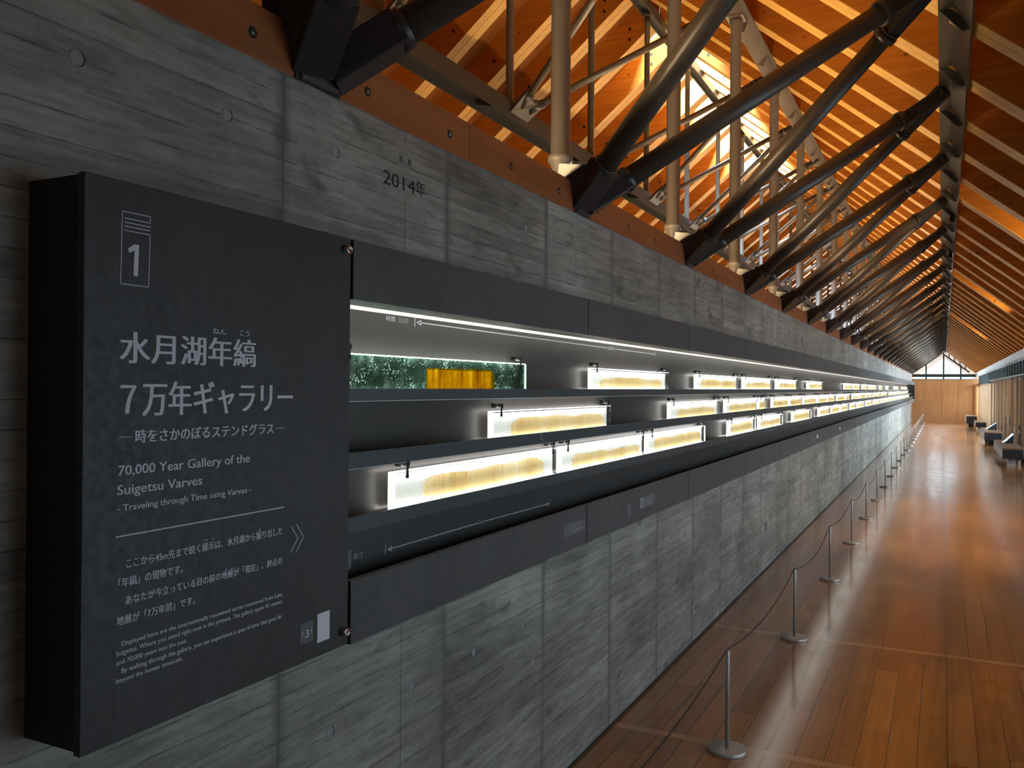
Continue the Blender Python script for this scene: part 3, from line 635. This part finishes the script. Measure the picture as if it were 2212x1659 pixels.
def bracket(y):
    t = thing('strut_bracket', '', 'strut bracket', (-1.31, y, 2.1875), 'dark steel strut brackets along the wall top')
    B0 = Vector((.015, 0, .02))
    G().prism([(.012, -.07, 0), (.012, .055, 0), (.075, .12, .105), (.09, .145, .165), (.06, .06, .15), (.055, 0, .125), (.06, -.06, .15), (.09, -.145, .165), (.075, -.125, .105)], (-.13, 0, .02)).obj('gusset', STEEL, t, bevel=.003)
    G().box((-.13, -.085, 0), (.008, .075, .014)).obj('foot_plate', STEEL, t)
    for s in (-1, 1):
        e = Vector((XN+1.31, s*.82, ZN-2.1875)); b = Vector((.005, s*.035, .045)); d = (e-b); n = d.normalized()
        p1 = b+n*.02; p2 = b+n*.20; q2 = e+n*.035; q1 = e-n*.30
        G().obox(b, p2, .098, .085).tube(p2-n*.012, p2+n*.016, .052, 20).obj('socket', STEEL, t, bevel=.003)
        tu = G().tube(p2+n*.01, q1, .043, 24).obj('strut', STEEL2, t)
        G().tube(q1-n*.016, q1+n*.012, .054, 20).tube(q1+n*.012, q1+n*.03, .050, 20).obj('collar', STEEL, tu)
        G().obox(q1+n*.02, q2, .075, .07).obj('strut_head', STEEL, tu, bevel=.003)
    return t
b0 = bracket(BY0)
b0['label'] = 'nearest dark strut bracket with its pair of tubes, above the sign board'
for k in range(1, NB): dup(b0, (-1.31, BY0+BAY*k, 2.1875), f'dark steel bracket fanning two tubes up to the gallery beam, {nth(k)} along the wall top')

def column(y):
    t = thing('steel_column', '', 'steel column', (XB_, y, 2.1875), 'wide columns on the concrete wall top')
    G().box((-.07, -.07, 0), (.046, .07, .012)).obj('foot_plate', COLM, t, bevel=.002)
    G().lathe((0, 0, 0), [(.034, .012), (.034, .205), (.040, .21), (.040, .222), (.050, .226), (.0515, .238), (.050, .25), (.040, .254), (.040, 2.02), (.047, 2.03), (.047, 2.06), (.040, 2.07)], 28).obj('shaft', COLM, t)
    G().box((-.065, -.075, 2.065), (.065, .075, 2.085)).obj('head_plate', COLM, t)
    return t
c0 = column(BY0); c0['label'] = 'nearest wide column, only its pale foot showing above the sign board'
for k in range(1, NB): dup(c0, (XB_, BY0+BAY*k, 2.1875), f'wide warm-grey steel column rising from the wall top, {nth(k)} from the near end')

def slim(y):
    t = thing('slender_post', '', 'slender post', (XT_, y, ZL_+.06), 'slender posts between tie beam and ridge beam')
    G().lathe((0, 0, 0), [(.035, 0), (.035, .05), (.030, .06), (.030, 1.86), (.036, 1.865), (.036, 1.89), (.030, 1.895), (.030, 1.945)], 20).obj('shaft', STEEL2, t)
    G().box((-.05, -.05, 1.935), (.05, .05, 1.95)).obj('cap_plate', STEEL2, t)
    return t
s0 = slim(BY0+.82); s0['label'] = 'first slender dark post between tie beam and ridge beam'
for k in range(1, NB-1): dup(s0, (XT_, BY0+.82+BAY*k, ZL_+.06), f'slender grey post between tie beam and ridge beam, {nth(k)} from the near end')
def brace(y):
    t = thing('brace_pair', '', 'brace pair', (XT_, y, ZL_), 'thin brace pairs rising from the tie beam')
    G().prism([(.075, -.14, -.03), (.075, .14, -.03), (.22, .16, .09), (.20, -.0, .06), (.22, -.16, .09)], (0, 0, .03)).obj('node_plate', STEEL, t)
    for s in (-1, 1):
        e = Vector((XB_-.11-XT_, s*.80, ZB_-ZL_-.05)); b = Vector((.13, s*.06, .03)); n = (e-b).normalized()
        br = G().tube(b+n*.12, e-n*.10, .0255, 18).obj('brace', STEEL2, t)
        G().tube(b, b+n*.125, .030, 16, r2=.034).obj('lower_socket', STEEL, br)
        G().tube(e-n*.105, e-n*.06, .033, 16).obox(e-n*.07, e+n*.10, .05, .05).obj('upper_clamp', STEEL, br)
    return t
r0_ = brace(BY0+.82); r0_['label'] = 'first pair of thin brace tubes rising from the tie beam, above the sign board'
for k in range(1, NB-1): dup(r0_, (XT_, BY0+.82+BAY*k, ZL_), f'pair of thin brace tubes from tie beam to upper beam, {nth(k)} from the near end')
# warm uplights lying on the wall top behind the timber boards
def uplight(y):
    t = thing('uplight', '', 'uplight', (-1.50, y, 2.1875), 'linear uplights on the wall top')
    G().prism([(-.03, -.40, 0), (.03, -.40, 0), (.036, -.40, .045), (.031, -.40, .045), (.026, -.40, .008), (-.026, -.40, .008), (-.031, -.40, .045), (-.036, -.40, .045)], (0, .80, 0)).obj('housing', SILV, t)
    G().box((-.024, -.39, .009), (.024, .39, .030)).obj('lens', UPL, t)
    return t
ul = uplight(BY0+.82); ul['label'] = 'first silver linear uplight on the wall top behind the timber boards'
for k in range(1, NB-1): dup(ul, (-1.50, BY0+.82+BAY*k, 2.1875), f'silver linear uplight on the wall top behind the timber boards, {nth(k)} along')

# ------------------------------------------------------------------ rafters
def rafter(side, y, ridge_cut):
    xe, xr = (1.60, RX) if side > 0 else (-6.1, RX)
    t = thing('rafter', '', 'rafter', (0, y, 0), 'double rafters on the gallery-side roof slope' if side > 0 else 'double rafters on the far roof slope')
    e = .004*side
    for s in (-1, 1):
        c = s*.0505
        pts = [(xr+e, zr(xr)+.007), (xe, zr(xe)+.007), (xe, zr(xe)+DEP-.002), (xr+e, zr(xr)+DEP-.002)]
        G().prism([(x, c-.0485, z) for x, z in pts], (0, .097, 0)).obj('plank', RAFT, t)
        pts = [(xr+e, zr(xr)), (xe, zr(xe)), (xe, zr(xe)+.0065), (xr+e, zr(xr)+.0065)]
        G().prism([(x, c-.0475, z) for x, z in pts], (0, .095, 0)).obj('lit_underside', LITWOOD, t)  # thin paler skin painting the uplit underside of the plank
    for q in range(5):
        x = xr+side*(.35+.88*q)
        if side > 0 and x > 1.3: break
        for dz in ((.10, .22) if q == 0 else (.16 if q % 2 else .24,)):
            z = zr(x)+dz
            G().lathe((x, -.0995, z), [(.016, -.003), (.016, 0)], 16, 'Y').obj('bolt_head', HOLE, t)
    return t
RY0, RD = -.32, .82
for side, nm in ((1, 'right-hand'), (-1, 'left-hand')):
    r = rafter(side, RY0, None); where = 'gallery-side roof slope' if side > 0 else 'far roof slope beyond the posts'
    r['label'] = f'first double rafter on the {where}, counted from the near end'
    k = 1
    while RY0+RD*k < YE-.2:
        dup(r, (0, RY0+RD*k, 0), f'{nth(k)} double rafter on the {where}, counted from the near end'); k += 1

# ------------------------------------------------------------------ spot uplights on the right trim
for k, y in enumerate((8.3, 13.9, 21.3)):
    t = thing('spot_uplight', f'{nth(k)} small spot uplight on the right-hand trim, throwing a patch on the rafters', 'spotlight', (1.30, y, 2.2555), 'spot uplights on the right-hand trim')
    G().lathe((0, 0, 0), [(.02, 0), (.02, .01), (.006, .012), (.006, .02), (.022, .025), (.024, .06), (.02, .062)], 20).obj('body', CLIP, t)
    l = lamp('spot_light', 'SPOT', (1.27, y, 2.36), 110, WARM, (.30, y+.45, 3.1), spot_size=math.radians(48), spot_blend=.8, shadow_soft_size=.03)

# small spotlights under the gallery beam, lighting the floor
for k, y in enumerate((9.2, 11.7)):
    t = thing('beam_spotlight', f'{nth(k)} small black spotlight clipped under the gallery beam, aimed at the floor', 'spotlight', (.06, y, 3.16), 'spotlights under the gallery beam')
    G().lathe((0, 0, 0), [(.012, .02), (.012, -.02), (.026, -.024), (.028, -.075), (.024, -.078)], 18).obj('body', CLIP, t)
    lamp('floor_spot', 'SPOT', (.06, y, 3.06), 300, (1, .80, .55), (.75, y+.5, 0), spot_size=math.radians(80), spot_blend=1.0, shadow_soft_size=.04)

# ------------------------------------------------------------------ benches along the right wall
def bench(lab, x0, y0, x1, y1, zt, lid, stand):
    t = thing('display_bench', lab, 'display bench', (x0, y0, 0))
    w_, d_ = x1-x0, y1-y0
    G().box((0, 0, .15), (w_, d_, zt-.03)).obj('body', BENCHM, t, bevel=.006)
    G().box((-.012, .03, .16), (0, d_-.02, zt-.04)).obj('side_panel', BENCHW, t, bevel=.003)
    G().box((-.01, 0, zt-.03), (w_, d_, zt)).obj('top', BENCHT, t, bevel=.004)
    for yy in (.35, d_-.35):
        G().box((.10, yy-.11, 0), (w_-.12, yy+.11, .15)).box((.09, yy-.12, 0), (w_-.11, yy+.12, .02)).obj('foot', BENCHM if stand else BENCHW, t)
    if lid:
        G().prism([(.10, d_*.55, zt), (w_-.05, d_*.55, zt), (w_-.05, d_*.55, zt+.20), (.16, d_*.55, zt+.05)], (0, .5, 0)).obj('reading_stand', BENCHM, t, bevel=.005)
    return t
bench('nearest dark bench with a pale end panel by the right-hand wall', 1.05, 19.5, 1.40, 22.7, .36, True, False)
bench('second dark bench by the right-hand wall, behind the nearest one', .99, 26.2, 1.40, 29.0, .38, True, True)
bench('third bench by the right-hand wall, pale grey in front of the slatted boards', 1.06, 35.6, 1.385, 37.4, .33, False, False)
bench('farthest small bench by the right-hand wall near the wooden end wall', .83, 39.0, 1.20, 40.6, .45, False, True)
